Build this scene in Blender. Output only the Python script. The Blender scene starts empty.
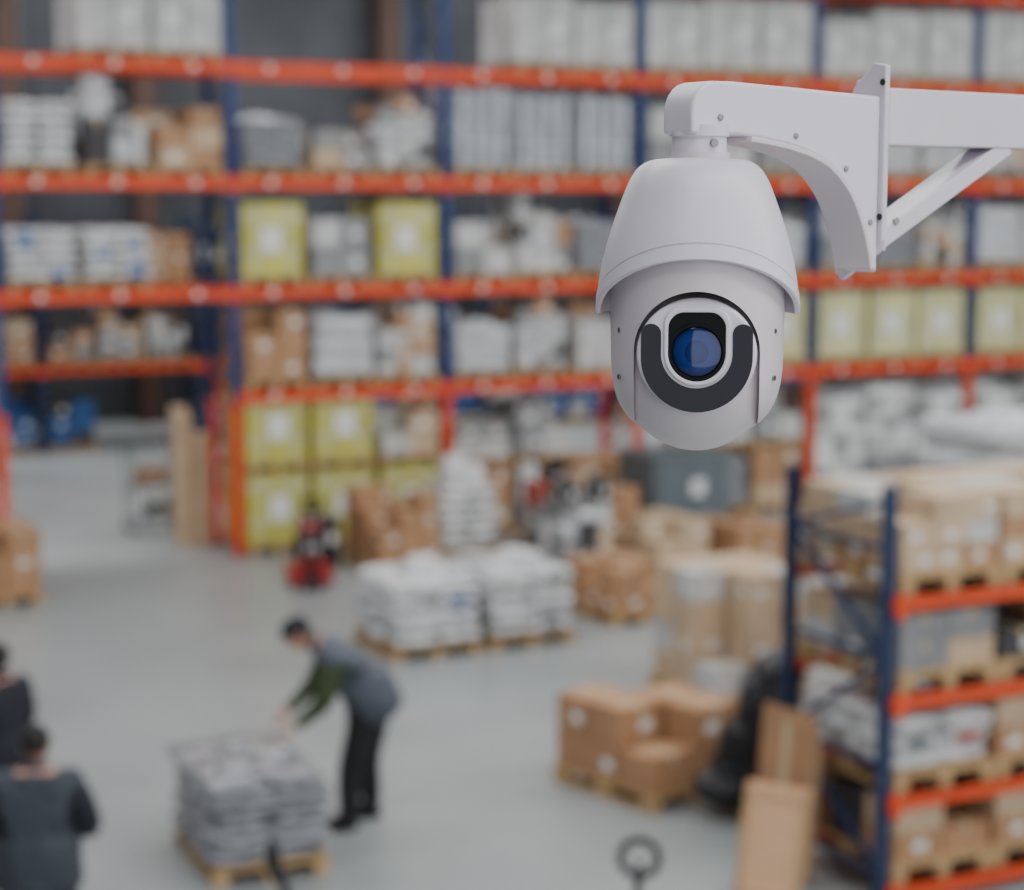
import bpy, bmesh, math, random
from mathutils import Vector, Matrix, noise as mnoise
random.seed(11)
SC = bpy.context.scene
COL = SC.collection

# ------------------------------------------------------------ materials
def lin(c):
    def f(x):
        x /= 255.0
        return x/12.92 if x <= 0.04045 else ((x+0.055)/1.055)**2.4
    return tuple(f(x) for x in c)

def mat(name, rgb, rough=0.6, metal=0.0, var=0.12, scale=6.0, bump=0.0, bscale=20.0, coat=0.0, stretch=(1,1,1), spec=0.5, bdist=0.02):
    m = bpy.data.materials.new(name); m.use_nodes = True
    nt = m.node_tree; b = nt.nodes['Principled BSDF']
    c = lin(rgb)
    tc = nt.nodes.new('ShaderNodeTexCoord'); mp = nt.nodes.new('ShaderNodeMapping')
    mp.inputs['Scale'].default_value = stretch
    nt.links.new(tc.outputs['Object'], mp.inputs['Vector'])
    n = nt.nodes.new('ShaderNodeTexNoise'); n.inputs['Scale'].default_value = scale; n.inputs['Detail'].default_value = 4
    nt.links.new(mp.outputs[0], n.inputs['Vector'])
    r = nt.nodes.new('ShaderNodeValToRGB')
    r.color_ramp.elements[0].position = 0.3; r.color_ramp.elements[1].position = 0.7
    r.color_ramp.elements[0].color = tuple(max(0, x*(1-var)) for x in c)+(1,)
    r.color_ramp.elements[1].color = tuple(min(1, x*(1+var)) for x in c)+(1,)
    nt.links.new(n.outputs['Fac'], r.inputs['Fac']); nt.links.new(r.outputs['Color'], b.inputs['Base Color'])
    b.inputs['Roughness'].default_value = rough; b.inputs['Metallic'].default_value = metal
    b.inputs['Coat Weight'].default_value = coat; b.inputs['Specular IOR Level'].default_value = spec
    if bump > 0:
        n2 = nt.nodes.new('ShaderNodeTexNoise'); n2.inputs['Scale'].default_value = bscale; n2.inputs['Detail'].default_value = 3
        nt.links.new(mp.outputs[0], n2.inputs['Vector'])
        bp = nt.nodes.new('ShaderNodeBump'); bp.inputs['Strength'].default_value = bump; bp.inputs['Distance'].default_value = bdist
        nt.links.new(n2.outputs['Fac'], bp.inputs['Height']); nt.links.new(bp.outputs[0], b.inputs['Normal'])
    return m

M_cam = mat('camera_plastic', (224,217,226), 0.38, var=0.015, scale=3, bump=0.02, bscale=900)
M_cam2 = mat('camera_plastic_warm', (214,205,209), 0.34, var=0.015, scale=3)
M_alu = mat('painted_metal', (216,209,217), 0.42, var=0.03, scale=12, bump=0.03, bscale=400)
M_dark = mat('dark_gap', (28,28,32), 0.6, var=0.05)
M_shade = mat('inner_plastic', (90,88,92), 0.6, var=0.05)
M_ir = mat('ir_window', (46,46,54), 0.35, var=0.03, spec=0.25)
M_blk = mat('black_gloss', (8,8,11), 0.4, var=0.02, spec=0.2)
M_screw = mat('screw_steel', (150,148,150), 0.3, 0.9, var=0.05)
M_orange = mat('rack_orange', (224,76,26), 0.5, var=0.12)
M_blue = mat('rack_blue', (26,54,110), 0.5, var=0.1)
M_blued = mat('rack_blue_dark', (28,48,84), 0.5, var=0.08)
M_wood = mat('pallet_wood', (182,150,106), 0.75, var=0.2, scale=9, stretch=(1,6,6))
M_kraft = mat('kraft_carton', (172,130,94), 0.75, var=0.16, scale=4)
M_kraft2 = mat('kraft_carton_light', (194,168,138), 0.75, var=0.14, scale=4)
M_tape = mat('packing_tape', (200,178,142), 0.35, var=0.05)
M_label = mat('paper_label', (228,228,226), 0.6, var=0.03)
M_white = mat('white_carton', (190,190,187), 0.5, var=0.2, scale=3)
M_grey = mat('grey_carton', (134,135,136), 0.5, var=0.22, scale=3)
M_yel = mat('yellow_carton', (192,186,88), 0.6, var=0.16, scale=3)
M_yelp = mat('pale_yellow_carton', (204,200,146), 0.55, var=0.14, scale=3)
M_bluec = mat('blue_crate', (36,84,140), 0.5, var=0.15, scale=4)
M_darkc = mat('dark_carton', (60,58,60), 0.6, var=0.2, scale=4)
M_film = mat('stretch_film', (200,203,206), 0.2, var=0.26, scale=5, bump=0.9, bscale=9, stretch=(1,1,3), coat=0.5, bdist=.05)
M_filmg = mat('grey_stretch_film', (132,135,141), 0.14, var=0.5, scale=9, bump=1.0, bscale=11, stretch=(1,1,3), coat=1.0, bdist=.07)
M_sack = mat('white_sack', (208,208,208), 0.45, var=0.22, scale=5, bump=0.5, bscale=12, bdist=.04)
M_sackb = mat('blue_print', (52,104,168), 0.5, var=0.15)
M_sackr = mat('red_print', (184,92,84), 0.5, var=0.15)
M_silver = mat('silver_wrap', (190,194,199), 0.25, 0.4, var=0.35, scale=6, stretch=(4,4,.4), bump=0.4, bscale=8)
M_blackp = mat('black_plastic', (20,21,26), 0.4, var=0.2, bump=0.8, bscale=10, bdist=.05)
M_greybox = mat('grey_plastic_box', (98,108,112), 0.5, var=0.1)
M_red = mat('red_paint', (164,34,32), 0.45, var=0.1)
M_rubber = mat('rubber', (22,22,24), 0.7, var=0.1)
M_skin = mat('skin', (192,138,114), 0.55, var=0.06)
M_lips = mat('lips', (160,98,88), 0.5, var=0.05)
M_hair = mat('hair', (30,25,23), 0.7, var=0.25, scale=60, bump=0.5, bscale=120)
M_vest = mat('grey_vest', (74,80,90), 0.75, var=0.22, bump=0.8, bscale=10, bdist=.05)
M_vest2 = mat('dark_grey_jacket', (58,63,72), 0.8, var=0.18, bump=0.8, bscale=10, bdist=.05)
M_green = mat('green_sleeve', (52,66,34), 0.8, var=0.15, bump=0.4, bscale=20)
M_navy = mat('navy_cloth', (25,28,38), 0.8, var=0.15, bump=0.4, bscale=20)
M_trous = mat('dark_trousers', (24,25,29), 0.85, var=0.15, bump=0.4, bscale=16)
M_shoe = mat('black_shoe', (18,18,20), 0.6, var=0.1)
M_ply = mat('plywood', (218,174,136), 0.7, var=0.12, scale=5, stretch=(1,1,8))
M_col = mat('grey_column_paint', (134,136,140), 0.6, var=0.08)
M_brown = mat('brown_column_paint', (82,58,48), 0.6, var=0.08)

# ------------------------------------------------------------ mesh builder
class MB:
    def __init__(s): s.v=[]; s.f=[]; s.m=[]; s.sm=[]; s.mats=[]
    def mi(s, mt):
        if mt not in s.mats: s.mats.append(mt)
        return s.mats.index(mt)
    def raw(s, vs, fs, mt, smooth=False, M=None):
        o=len(s.v); i=s.mi(mt)
        for p in vs:
            p=Vector(p)
            if M is not None: p=M@p
            s.v.append(p)
        for f in fs:
            s.f.append([o+k for k in f]); s.m.append(i); s.sm.append(smooth)
    def box(s, c, d, mt, M=None):
        x,y,z=c; a,b,e=d[0]/2,d[1]/2,d[2]/2
        vs=[(x+i*a,y+j*b,z+k*e) for k in(-1,1) for j in(-1,1) for i in(-1,1)]
        s.raw(vs,[(0,2,3,1),(4,5,7,6),(0,1,5,4),(2,6,7,3),(0,4,6,2),(1,3,7,5)],mt,False,M)
    def bar(s, p0, p1, w, h, mt, up=(0,0,1), M=None):
        p0=Vector(p0);p1=Vector(p1);d=(p1-p0);L=d.length;d.normalize()
        upv=Vector(up); sd=d.cross(upv)
        if sd.length<1e-4: sd=d.cross(Vector((1,0,0)))
        sd.normalize(); u=sd.cross(d)
        R=Matrix((sd,d,u)).transposed().to_4x4(); R.translation=(p0+p1)/2
        s.box((0,0,0),(w,L,h),mt,R if M is None else M@R)
    def cyl(s,p0,p1,r,mt,n=14,r2=None,M=None):
        p0=Vector(p0);p1=Vector(p1);d=(p1-p0).normalized(); r2=r if r2 is None else r2
        a=d.orthogonal().normalized(); b=d.cross(a); vs=[]
        for p,rr in((p0,r),(p1,r2)):
            for i in range(n):
                t=2*math.pi*i/n; vs.append(p+rr*(math.cos(t)*a+math.sin(t)*b))
        s.raw(vs,[(i,(i+1)%n,n+(i+1)%n,n+i) for i in range(n)],mt,True,M)
        s.raw(vs,[tuple(range(n-1,-1,-1)),tuple(range(n,2*n))],mt,False,M)
    def tube(s,pts,r,mt,n=8,closed=False,M=None):
        k=len(pts)
        for i in range(k if closed else k-1): s.cyl(pts[i],pts[(i+1)%k],r,mt,n,M=M)
    def sup(s,c,r,mt,e1=1.0,e2=1.0,nu=10,nv=20,M=None,amp=0.0,fr=4.0,smooth=True):
        sg=lambda x,e: math.copysign(abs(x)**e,x)
        vs=[]; off=Vector((random.random()*50,)*3)
        for i in range(nu+1):
            u=-math.pi/2+math.pi*i/nu
            for j in range(nv):
                v=2*math.pi*j/nv
                p=Vector((sg(math.cos(u),e1)*sg(math.cos(v),e2)*r[0],sg(math.cos(u),e1)*sg(math.sin(v),e2)*r[1],sg(math.sin(u),e1)*r[2]))
                if amp: p=p*(1+amp*mnoise.noise(p*fr+off))
                vs.append(p+Vector(c))
        fs=[]
        for i in range(nu):
            for j in range(nv):
                fs.append((i*nv+j,i*nv+(j+1)%nv,(i+1)*nv+(j+1)%nv,(i+1)*nv+j))
        s.raw(vs,fs,mt,smooth,M)
    def mesh(s,name):
        me=bpy.data.meshes.new(name); me.from_pydata([tuple(p) for p in s.v],[],s.f)
        for mt in s.mats: me.materials.append(mt)
        me.polygons.foreach_set('material_index',s.m); me.polygons.foreach_set('use_smooth',s.sm)
        me.update(); return me
    def build(s,name,loc=(0,0,0),rz=0.0,parent=None,bevel=0.0,segs=2):
        o=bpy.data.objects.new(name,s.mesh(name)); COL.objects.link(o)
        o.location=loc; o.rotation_euler=(0,0,rz)
        if parent: o.parent=parent
        if bevel:
            b=o.modifiers.new('bevel','BEVEL'); b.width=bevel; b.segments=segs; b.limit_method='ANGLE'; b.angle_limit=math.radians(35)
        return o

def inst(me,name,loc,rz=0.0):
    o=bpy.data.objects.new(name,me); COL.objects.link(o); o.location=loc; o.rotation_euler=(0,0,rz); return o

# ------------------------------------------------------------ rack frame of reference
PHI=math.atan2(.441,.897); CS,SN=math.cos(PHI),math.sin(PHI)
RO=Vector((-3.72,25.56,0))
def RL(s,n,z=0.0): return Vector((RO.x+CS*s-SN*n, RO.y+SN*s+CS*n, z))

# ------------------------------------------------------------ room
def floor_mat():
    m=bpy.data.materials.new('concrete_floor'); m.use_nodes=True; nt=m.node_tree; b=nt.nodes['Principled BSDF']
    tc=nt.nodes.new('ShaderNodeTexCoord'); n=nt.nodes.new('ShaderNodeTexNoise'); n.inputs['Scale'].default_value=.35; n.inputs['Detail'].default_value=8
    nt.links.new(tc.outputs['Object'],n.inputs['Vector'])
    r=nt.nodes.new('ShaderNodeValToRGB'); r.color_ramp.elements[0].position=.3; r.color_ramp.elements[1].position=.75
    r.color_ramp.elements[0].color=lin((138,143,143))+(1,); r.color_ramp.elements[1].color=lin((166,170,169))+(1,)
    nt.links.new(n.outputs['Fac'],r.inputs['Fac']); nt.links.new(r.outputs['Color'],b.inputs['Base Color'])
    b.inputs['Roughness'].default_value=.33
    return m
M_floor=floor_mat()
M_wall=mat('corrugated_sheet',(78,81,86),0.4,0.2,var=0.3,scale=.6)
M_ceil=mat('ceiling_sheet',(140,142,145),0.7,var=0.05,scale=1)
S0,S1,N0,N1,HC=-15.0,27.0,-34.0,17.0,11.0
f=MB(); f.box(((S0+S1)/2,(N0+N1)/2,-.1),(S1-S0+1,N1-N0+1,.2),M_floor); f.build('floor',RO,PHI)
c=MB(); c.box(((S0+S1)/2,(N0+N1)/2,HC+.1),(S1-S0+1,N1-N0+1,.2),M_ceil); c.build('ceiling',RO,PHI)
def corr(name,a,b,flip=1):
    a=Vector(a);b=Vector(b);d=(b-a);L=d.length;d.normalize(); nn=Vector((-d.y,d.x,0))*flip
    vs=[];n=int(L/.4)
    for i in range(n+1):
        for o,dd in((0,0),(.12,0),(.18,.07),(.32,.07)):
            p=a+d*min(i*.4+o,L)+nn*dd; vs.append((p.x,p.y,0)); vs.append((p.x,p.y,HC))
    fs=[(2*i,2*i+2,2*i+3,2*i+1) for i in range(len(vs)//2-1)]
    w=MB(); w.raw(vs,fs,M_wall)
    return w.build(name,RO,PHI)
corr('wall_back',(S0,N1,0),(S1,N1,0),-1); corr('wall_left',(S0,N0,0),(S0,N1,0),-1); corr('wall_right',(S1,N0,0),(S1,N1,0),1)
def hcolumn(name,loc,w,h,mt,rz=PHI):
    m=MB(); t=w*.08
    m.box((0,0,h/2),(t,w*.9,h),mt); m.box((0,-w*.46,h/2),(w,t,h),mt); m.box((0,w*.46,h/2),(w,t,h),mt)
    m.box((0,0,.015),(w*1.5,w*1.5,.03),mt)
    for i in(-1,1):
        for j in(-1,1): m.cyl((i*w*.62,j*w*.62,.03),(i*w*.62,j*w*.62,.06),.02,M_screw,8)
    return m.build(name,loc,rz)
for s in(-8,-1.5,.4,3.3,9,15,21): hcolumn('steel_column',RL(s,16.4),.45,HC,M_brown)
hcolumn('steel_column',RL(-1.6,9.0),.5,HC,M_col)

# ------------------------------------------------------------ goods
def pallet(mb,w=.86,d=1.2,z=0.0,M=None):
    for i in(-1,0,1):
        mb.box((i*(w/2-.05),0,z+.011),(.1,d,.022),M_wood,M)
        for j in(-1,0,1): mb.box((i*(w/2-.05),j*(d/2-.07),z+.061),(.1,.14,.078),M_wood,M)
    for j in(-1,0,1): mb.box((0,j*(d/2-.07),z+.111),(w,.14,.022),M_wood,M)
    n=7
    for k in range(n):
        mb.box((-w/2+.05+k*(w-.1)/(n-1),0,z+.133),(.09,d,.022),M_wood,M)
    return .144
def carton(mb,x,y,z,w,d,h,mt,M=None,tape=True,label=1.0):
    mb.box((x,y,z+h/2),(w,d,h),mt,M)
    if tape:
        mb.box((x,y,z+h),(w*.13,d+.004,.004),M_tape,M)
        mb.box((x,y,z+h*.86),(w*.13,d+.006,h*.28),M_tape,M)
    if random.random()<label:
        lw=w*.3; sx=random.uniform(-.2,.25)
        mb.box((x+w*sx,y,z+h*.45),(lw,d+.008,h*.3),M_label,M)
        if random.random()<.5: mb.box((x,y-d*.15,z+h*.45),(w+.008,d*.3,h*.3),M_label,M)
def stack(mb,w,d,z,nx,ny,nz,h,mt,label=.6,tape=True,missing=0.0,mats=None,M=None,tops=None):
    cw,cd=w/nx,d/ny
    for i in range(nx):
        for j in range(ny):
            top=nz
            while top>1 and random.random()<missing: top-=1
            if tops: top=tops[i][j]
            for k in range(top):
                mm=random.choice(mats) if mats else mt
                carton(mb,-w/2+cw*(i+.5)+random.uniform(-1,1)*.012,-d/2+cd*(j+.5)+random.uniform(-1,1)*.012,z+k*h,cw*.955,cd*.955,h*.985,mm,M,tape,label)
def sacks(mb,w,d,z,layers,h,mt,acc=None,M=None,pa=.75):
    for k in range(layers):
        nx,ny=(2,3) if k%2==0 else (2,2)
        for i in range(nx):
            for j in range(ny):
                cx=-w/2+w/nx*(i+.5)+random.uniform(-.03,.03); cy=-d/2+d/ny*(j+.5)+random.uniform(-.03,.03)
                mb.sup((cx,cy,z+h*(k+.5)),(w/nx*.52,d/ny*.52,h*.58),mt,.7,.35,8,20,M,.14,5)
                if acc and random.random()<pa:
                    mb.sup((cx,cy,z+h*(k+.5)),(w/nx*.3,d/ny*.545,h*.45),random.choice(acc),.6,.25,8,16,M)
def wrap(mb,w,d,z,h,mt,inner,M=None):
    stack(mb,w*.9,d*.93,z,2,3,3,h/3.05,inner,.5,False,M=M)
    n=3
    for k in range(n):
        mb.sup((random.uniform(-.01,.01),random.uniform(-.01,.01),z+h*(k+.5)/n),(w/2,d/2,h/2/n*1.12),mt,.35,.2,10,40,M,.08,5)
    mb.sup((random.uniform(-.1,.1),-.1,z+h),(w*.3,d*.3,h*.12),mt,.8,.6,8,20,M,.2,5)
G={}
def g(kind,fn,n=2):
    G[kind]=[]
    for i in range(n):
        m=MB(); fn(m); G[kind].append(m.mesh(kind))
def y1(m,mt=M_yel):
    z=pallet(m); m.box((0,0,z+.47),(.84,1.1,.94),mt); m.box((0,0,z+.955),(.86,1.12,.05),mt)
    m.box((.02,0,z+.5),(.28,1.112,.32),M_label); m.box((0,-.1,z+.5),(.852,.3,.34),M_label)
    for x in(-.25,.25): m.box((x,0,z+.49),(.025,1.13,.985),M_white)
    m.box((0,0,z+.3),(.85,1.112,.03),M_white); m.box((0,0,z+.8),(.85,1.114,.1),M_yelp)
g('yellow_carton_pallet',y1,1)
g('pale_yellow_carton_pallet',lambda m:y1(m,M_yelp),1)
def w1(m): z=pallet(m); stack(m,.86,1.12,z,2,2,2,.42,M_white,.5,False,mats=[M_white,M_white,M_grey],missing=.12)
g('white_carton_pallet',w1,4)
def w2(m): z=pallet(m); stack(m,.86,1.12,z,2,3,2,.28,M_grey,.5,True,.2,mats=[M_white,M_grey,M_kraft2])
g('grey_carton_pallet',w2,4)
def w3(m): z=pallet(m); stack(m,.9,1.15,z,3,3,11,.158,M_white,.2,False,mats=[M_white,M_white,M_grey,M_label],missing=.05)
g('small_carton_pallet',w3,3)
def w4(m): z=pallet(m); m.box((0,0,z+.5),(.92,1.1,1.0),M_white); m.box((0,0,z+.98),(.94,1.12,.08),M_grey); m.box((0,0,z+.5),(.04,1.12,1.0),M_grey); m.box((.2,0,z+.5),(.2,1.12,.2),M_label)
g('large_white_carton',w4,1)
g('kraft_carton_pallet',lambda m:stack(m,.86,1.12,pallet(m),2,3,3,.29,M_kraft,.5,mats=[M_kraft,M_kraft,M_kraft2],missing=.2),4)
g('wrapped_pallet',lambda m:wrap(m,.9,1.14,pallet(m),.8,M_film,M_white),4)
g('grey_wrapped_pallet',lambda m:wrap(m,.9,1.14,pallet(m),.75,M_filmg,M_grey),3)
g('sack_pallet',lambda m:sacks(m,.88,1.15,pallet(m),6,.14,M_sack),3)
g('printed_sack_pallet',lambda m:sacks(m,.88,1.15,pallet(m),5,.14,M_sack,[M_sackb],pa=.5),3)
def asst(m):
    z=pallet(m); y=-.55
    while y<.4:
        d=random.uniform(.25,.4); x=-.42
        while x<.3:
            w=min(random.uniform(.16,.42),.42-x); zz=z; top=random.uniform(.45,.95)
            while zz<z+top:
                h=random.uniform(.12,.34); mt=random.choice([M_white,M_grey,M_kraft,M_kraft2,M_film,M_darkc,M_sack])
                if mt in(M_film,M_sack): m.sup((x+w/2,y+d/2,zz+h/2),(w*.5,d*.5,h*.53),mt,.5,.35,8,18,None,.1,6)
                else: carton(m,x+w/2,y+d/2,zz,w*.95,d*.95,h,mt,None,random.random()<.4,.4)
                zz+=h
            x+=w
        y+=d
g('assorted_goods_pallet',asst,6)
def bc(m):
    z=pallet(m); stack(m,.86,1.12,z,2,2,3,.3,M_bluec,.4,False,mats=[M_bluec,M_bluec,M_darkc,M_white],missing=.2)
g('blue_crate_pallet',bc,4)
g('dark_carton_pallet',lambda m:stack(m,.86,1.12,pallet(m),2,2,3,.3,M_darkc,.3,False,mats=[M_darkc,M_darkc,M_kraft,M_grey],missing=.2),3)
def rolls(m):
    z=pallet(m)
    for i in range(4):
        for j in range(5):
            x=-.33+i*.22; y=-.46+j*.23; m.cyl((x,y,z),(x,y,z+1.02+random.uniform(-.06,.04)),.1,M_silver,16)
            m.cyl((x,y,z+.3),(x,y,z+.34),.103,M_film,16)
g('silver_roll_pallet',rolls,2)
def put(kind,s,n,z,flip=False,vary=True):
    me=random.choice(G[kind]); p=RL(s+random.uniform(-.02,.02),n,z)
    o=inst(me,kind,p,PHI+(math.pi if flip and random.random()<.5 else 0)+random.uniform(-.025,.025))
    if vary and 'yellow' not in kind and 'small' not in kind: o.scale=(1,1,random.uniform(.82,1.1))
    return o

# ------------------------------------------------------------ pallet racks
def rack(name,origin,nb0,nb1,bay,depth,levelsf,top,orange_h,Mblue=M_blue,pw=.11,bh=.15,slots=False,tags=True):
    m=MB()
    for b in range(nb0,nb1+1):
        x=b*bay
        for y in(0,depth):
            sgn=-1 if y==0 else 1
            for z0,z1,mt in((0,orange_h,M_orange),(orange_h,top,Mblue)):
                if z1<=z0: continue
                h=z1-z0; zc=(z0+z1)/2
                m.box((x,y,zc),(pw,.008,h),mt)
                for i in(-1,1): m.box((x+i*(pw/2-.004),y-sgn*.035,zc),(.008,.07,h),mt)
            m.box((x,y,.006),(pw*1.6,.16,.012),Mblue)
            if slots:
                z=.15
                while z<top-.05:
                    for i in(-1,1): m.box((x+i*.018,y+sgn*.005,z),(.010,.004,.03),M_dark)
                    z+=.1
        z=.25;k=0
        while z<top-.2:
            mt=M_orange if z<orange_h-.3 else Mblue
            z2=min(z+.75,top-.1)
            m.bar((x,0.02,z),(x,depth-.02,z),.035,.035,mt)
            a,bb=(0.02,depth-.02) if k%2==0 else (depth-.02,0.02)
            m.bar((x,a,z),(x,bb,z2),.035,.035,mt); z+=.75;k+=1
    for b in range(nb0,nb1):
        for lz in levelsf(b):
            for y in(-.03,depth+.03):
                m.box((b*bay+bay/2,y,lz),(bay-.02,.045,bh),M_orange)
                m.box((b*bay+bay/2,y,lz+bh/2-.006),(bay-.02,.06,.012),M_orange)
                for e in(b*bay+.06,(b+1)*bay-.06): m.box((e,y-.004,lz-.02),(.06,.055,bh+.07),M_orange)
            if tags:
                for q in range(3): m.box((b*bay+bay*(q+.5)/3,-.056,lz),(.085,.006,bh*.5),M_label)
            for q in range(4): m.box((b*bay+bay*(q+.5)/4,depth/2,lz+bh/2-.03),(.05,depth,.03),M_orange)
    return m.build(name,origin,PHI)
BAY=3.13
LZ=[2.19,3.6,5.07,6.58,8.08]
rack('pallet_rack',RO,-2,6,BAY,1.1,lambda b: LZ[1:] if b<0 else LZ,9.2,2.1)
K1='kraft_carton_pallet';WR='wrapped_pallet';WC='white_carton_pallet';GC='grey_carton_pallet';GW='grey_wrapped_pallet';SP='sack_pallet';PS='printed_sack_pallet';PY='pale_yellow_carton_pallet';YC='yellow_carton_pallet';SM='small_carton_pallet';LW='large_white_carton';BC='blue_crate_pallet';DC='dark_carton_pallet';AG='assorted_goods_pallet'
cont={
 'g':{-2:[K1,0,0],0:['yy','yy','yw'],1:[K1+'+',AG+'+',K1],2:[AG,GW+'+',K1+'+'],3:[SM]*3,4:[SM]*3,5:[SM]*3},
 0:{0:[K1,WR,AG],1:[WR,AG,WC],2:[WR,AG,PY],3:[PY]*3,4:[PY]*3,5:[WC]*3},
 1:{-2:[SP]*3,-1:[PS,PS,0],0:[YC,WC,YC],1:[WC,AG,GW],2:[WC,SP,WR],3:[WC,GW,AG],4:[WR,SP,WC],5:[WC]*3},
 2:{-2:[SP]*3,-1:[SP,AG,K1],0:[GW,GC,AG],1:['silver_roll_pallet']*3,2:[WC]*3,3:[WC,WR,SP],4:[AG,WC,WR],5:[WC]*3},
 3:{-2:[WC]*3,-1:[0,LW,LW],0:[0,0,0],1:[0,LW,LW],2:[LW]*3,3:[LW]*3,4:[LW]*3,5:[LW]*3},
 4:{1:[0,0,GC],2:[GC,0,WR],3:[GC]*3,4:[WR,GC,0]},
}
for lv,bb in cont.items():
    z=0.001 if lv=='g' else LZ[lv]+.077
    for b,row in bb.items():
        for i,k in enumerate(row):
            if not k: continue
            s=b*BAY+.58+i*.985
            if k=='yy': put(YC,s,.58,z); put(YC,s,.58,z+1.126)
            elif k=='yw': put(YC,s,.58,z); put(GC,s,.58,z+1.126)
            elif k.endswith('+'): put(k[:-1],s,.58,z,vary=False); put(random.choice([GC,WC]),s,.58,z+1.02,vary=False).scale=(1,1,.9)
            else: put(k,s,.58,z,True)
RO2=RL(-9.4,12.0)
rack('pallet_rack',RO2,-1,9,BAY,1.1,lambda b:[1.6,3.1],4.6,0.0,Mblue=M_blued,bh=.12,tags=False)
kinds=[K1,AG,GW,BC,DC,BC,DC,BC,0]
for b in range(-1,9):
    for lz in(0,1.6,3.1):
        for i in range(3):
            k=random.choice(kinds)
            if k: put(k,-9.4+b*BAY+.58+i*.985,12.58,lz+.062 if lz else .001)

# near rack on the right
NR=Vector((2.53,12.47,0))
def NL(s,n,z=0): return Vector((NR.x+CS*s-SN*n,NR.y+SN*s+CS*n,z))
NZ=[.12,.76,1.46,2.14]
rack('pallet_rack',NR,0,2,2.75,1.2,lambda b:NZ,2.93,0.0,Mblue=M_blued,pw=.08,bh=.09,slots=True,tags=False)
low=g
low('low_white_carton_pallet',lambda m:stack(m,.82,1.15,pallet(m,.84),2,3,2,.19,M_white,.5,mats=[M_white,M_grey,M_kraft2],missing=.2),3)
low('low_kraft_carton_pallet',lambda m:stack(m,.82,1.15,pallet(m,.84),2,3,2,.2,M_kraft,.5,mats=[M_kraft,M_kraft2,M_darkc,M_kraft],missing=.2),3)
low('low_sack_pallet',lambda m:sacks(m,.82,1.15,pallet(m,.84),3,.12,M_sack,[M_sackb,M_sackr,M_sack,M_greybox],pa=.5),2)
low('mixed_carton_pallet',lambda m:stack(m,.84,1.15,pallet(m,.84),3,3,3,.165,M_kraft2,.6,mats=[M_kraft2,M_kraft2,M_white,M_kraft],missing=.3),3)
LWc,LK,LS,MX='low_white_carton_pallet','low_kraft_carton_pallet','low_sack_pallet','mixed_carton_pallet'
rows=[[LK,LK,LK],[LS,LK,LWc],[LWc,LK,LK],[MX,MX,MX]]
for lv,row in enumerate(rows):
    for b in(0,1):
        for i,k in enumerate(row):
            inst(random.choice(G[k]),k,NL(b*2.75+.52+i*.87,.6,NZ[lv]+.047),PHI+random.uniform(-.01,.01))

# ------------------------------------------------------------ floor goods
def single(name,fn,loc,rz): 
    m=MB(); fn(m); return m.build(name,loc,rz)
R=math.radians
def wl(m):
    z=pallet(m,.84,1.2)
    for k in range(7):
        ox,oy=random.uniform(-.03,.03),random.uniform(-.03,.03)
        for i in range(2):
            for j in range(3):
                m.sup((-.21+i*.42+ox+random.uniform(-.015,.015),-.39+j*.39+oy,z+.087*(k+.5)),(.23,.214,.05),M_filmg,.6,.28,8,28,None,.16,8)
    for k in range(2):
        m.sup((0,0,z+.16+.26*k),(.425,.595,.07),M_filmg,.35,.16,10,60,None,.09,9)
    for _ in range(9): m.sup((random.uniform(-.27,.27),random.uniform(-.42,.42),z+.615),(.13,.18,.035),M_filmg,.9,.7,6,18,None,.45,9)
single('grey_wrapped_pallet',wl,(-1.95,13.6,0),R(24))
def bagload(acc):
    def fn(m):
        sacks(m,1.0,1.16,pallet(m,1.0),5,.14,M_sack,acc,pa=.55)
        m.sup((0,0,.45),(.5,.59,.07),M_film,.3,.18,8,40,None,.07,6)
        for _ in range(8): m.sup((random.uniform(-.3,.3),random.uniform(-.38,.38),.86),(.2,.22,.07),random.choice([M_sack,M_film]),.8,.6,8,20,None,.3,5)
    return fn
single('printed_sack_pallet',bagload([M_sackb,M_sackr,M_label,M_greybox]),(-1.04,20.24,0),PHI)
single('sack_pallet',bagload([M_label,M_greybox,M_greybox,M_sackb]),(-.02,20.75,0),PHI)
single(K1,lambda m:stack(m,.8,1.1,pallet(m,.84),2,3,2,.25,M_kraft,.3,tops=[[2,1,2],[1,2,2]]),(1.24,21.9,0),R(30))
single(K1,lambda m:stack(m,.8,1.1,pallet(m,.84),3,3,2,.2,M_kraft,.3,missing=.3),(3.15,25.4,0),R(26))
single(K1,lambda m:stack(m,.8,1.1,pallet(m,.84),2,3,2,.24,M_kraft2,.3,missing=.3),(2.0,25.2,0),R(30))
single('tall_carton_pallet',lambda m:stack(m,1.1,1.15,pallet(m,1.15),3,3,4,.285,M_kraft2,.5,mats=[M_kraft2,M_kraft2,M_kraft2,M_kraft2,M_white],missing=.12),(2.15,18.3,0),R(26))
single(K1,lambda m:stack(m,.98,1.16,pallet(m,1.0),2,3,2,.31,M_kraft,.45,tops=[[1,2,2],[2,2,1]]),(1.11,15.3,0),R(40))
single(K1,lambda m:stack(m,.86,1.1,pallet(m),2,3,3,.25,M_kraft,.4,missing=.2),(-6.3,22.85,0),R(26))
single(K1,lambda m:stack(m,.86,1.1,pallet(m),3,3,4,.22,M_kraft,.3,tops=[[2,3,4],[3,2,4],[4,3,3]]),(-1.6,24.9,0),R(30))
def darkbits(m):
    for x,z,w,h,mt in((0,0,.3,.5,M_darkc),(.27,0,.2,.7,M_rubber),(.0,.5,.22,.2,M_red)):
        m.box((x,0,z+h/2),(w,.32,h),mt); m.box((x,0,z+h),(w*.9,.34,.02),M_grey); m.box((x,0,z+h*.6),(w*.5,.33,h*.2),M_label)
single('tool_bins',darkbits,(-2.68,24.75,0),R(20))
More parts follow.
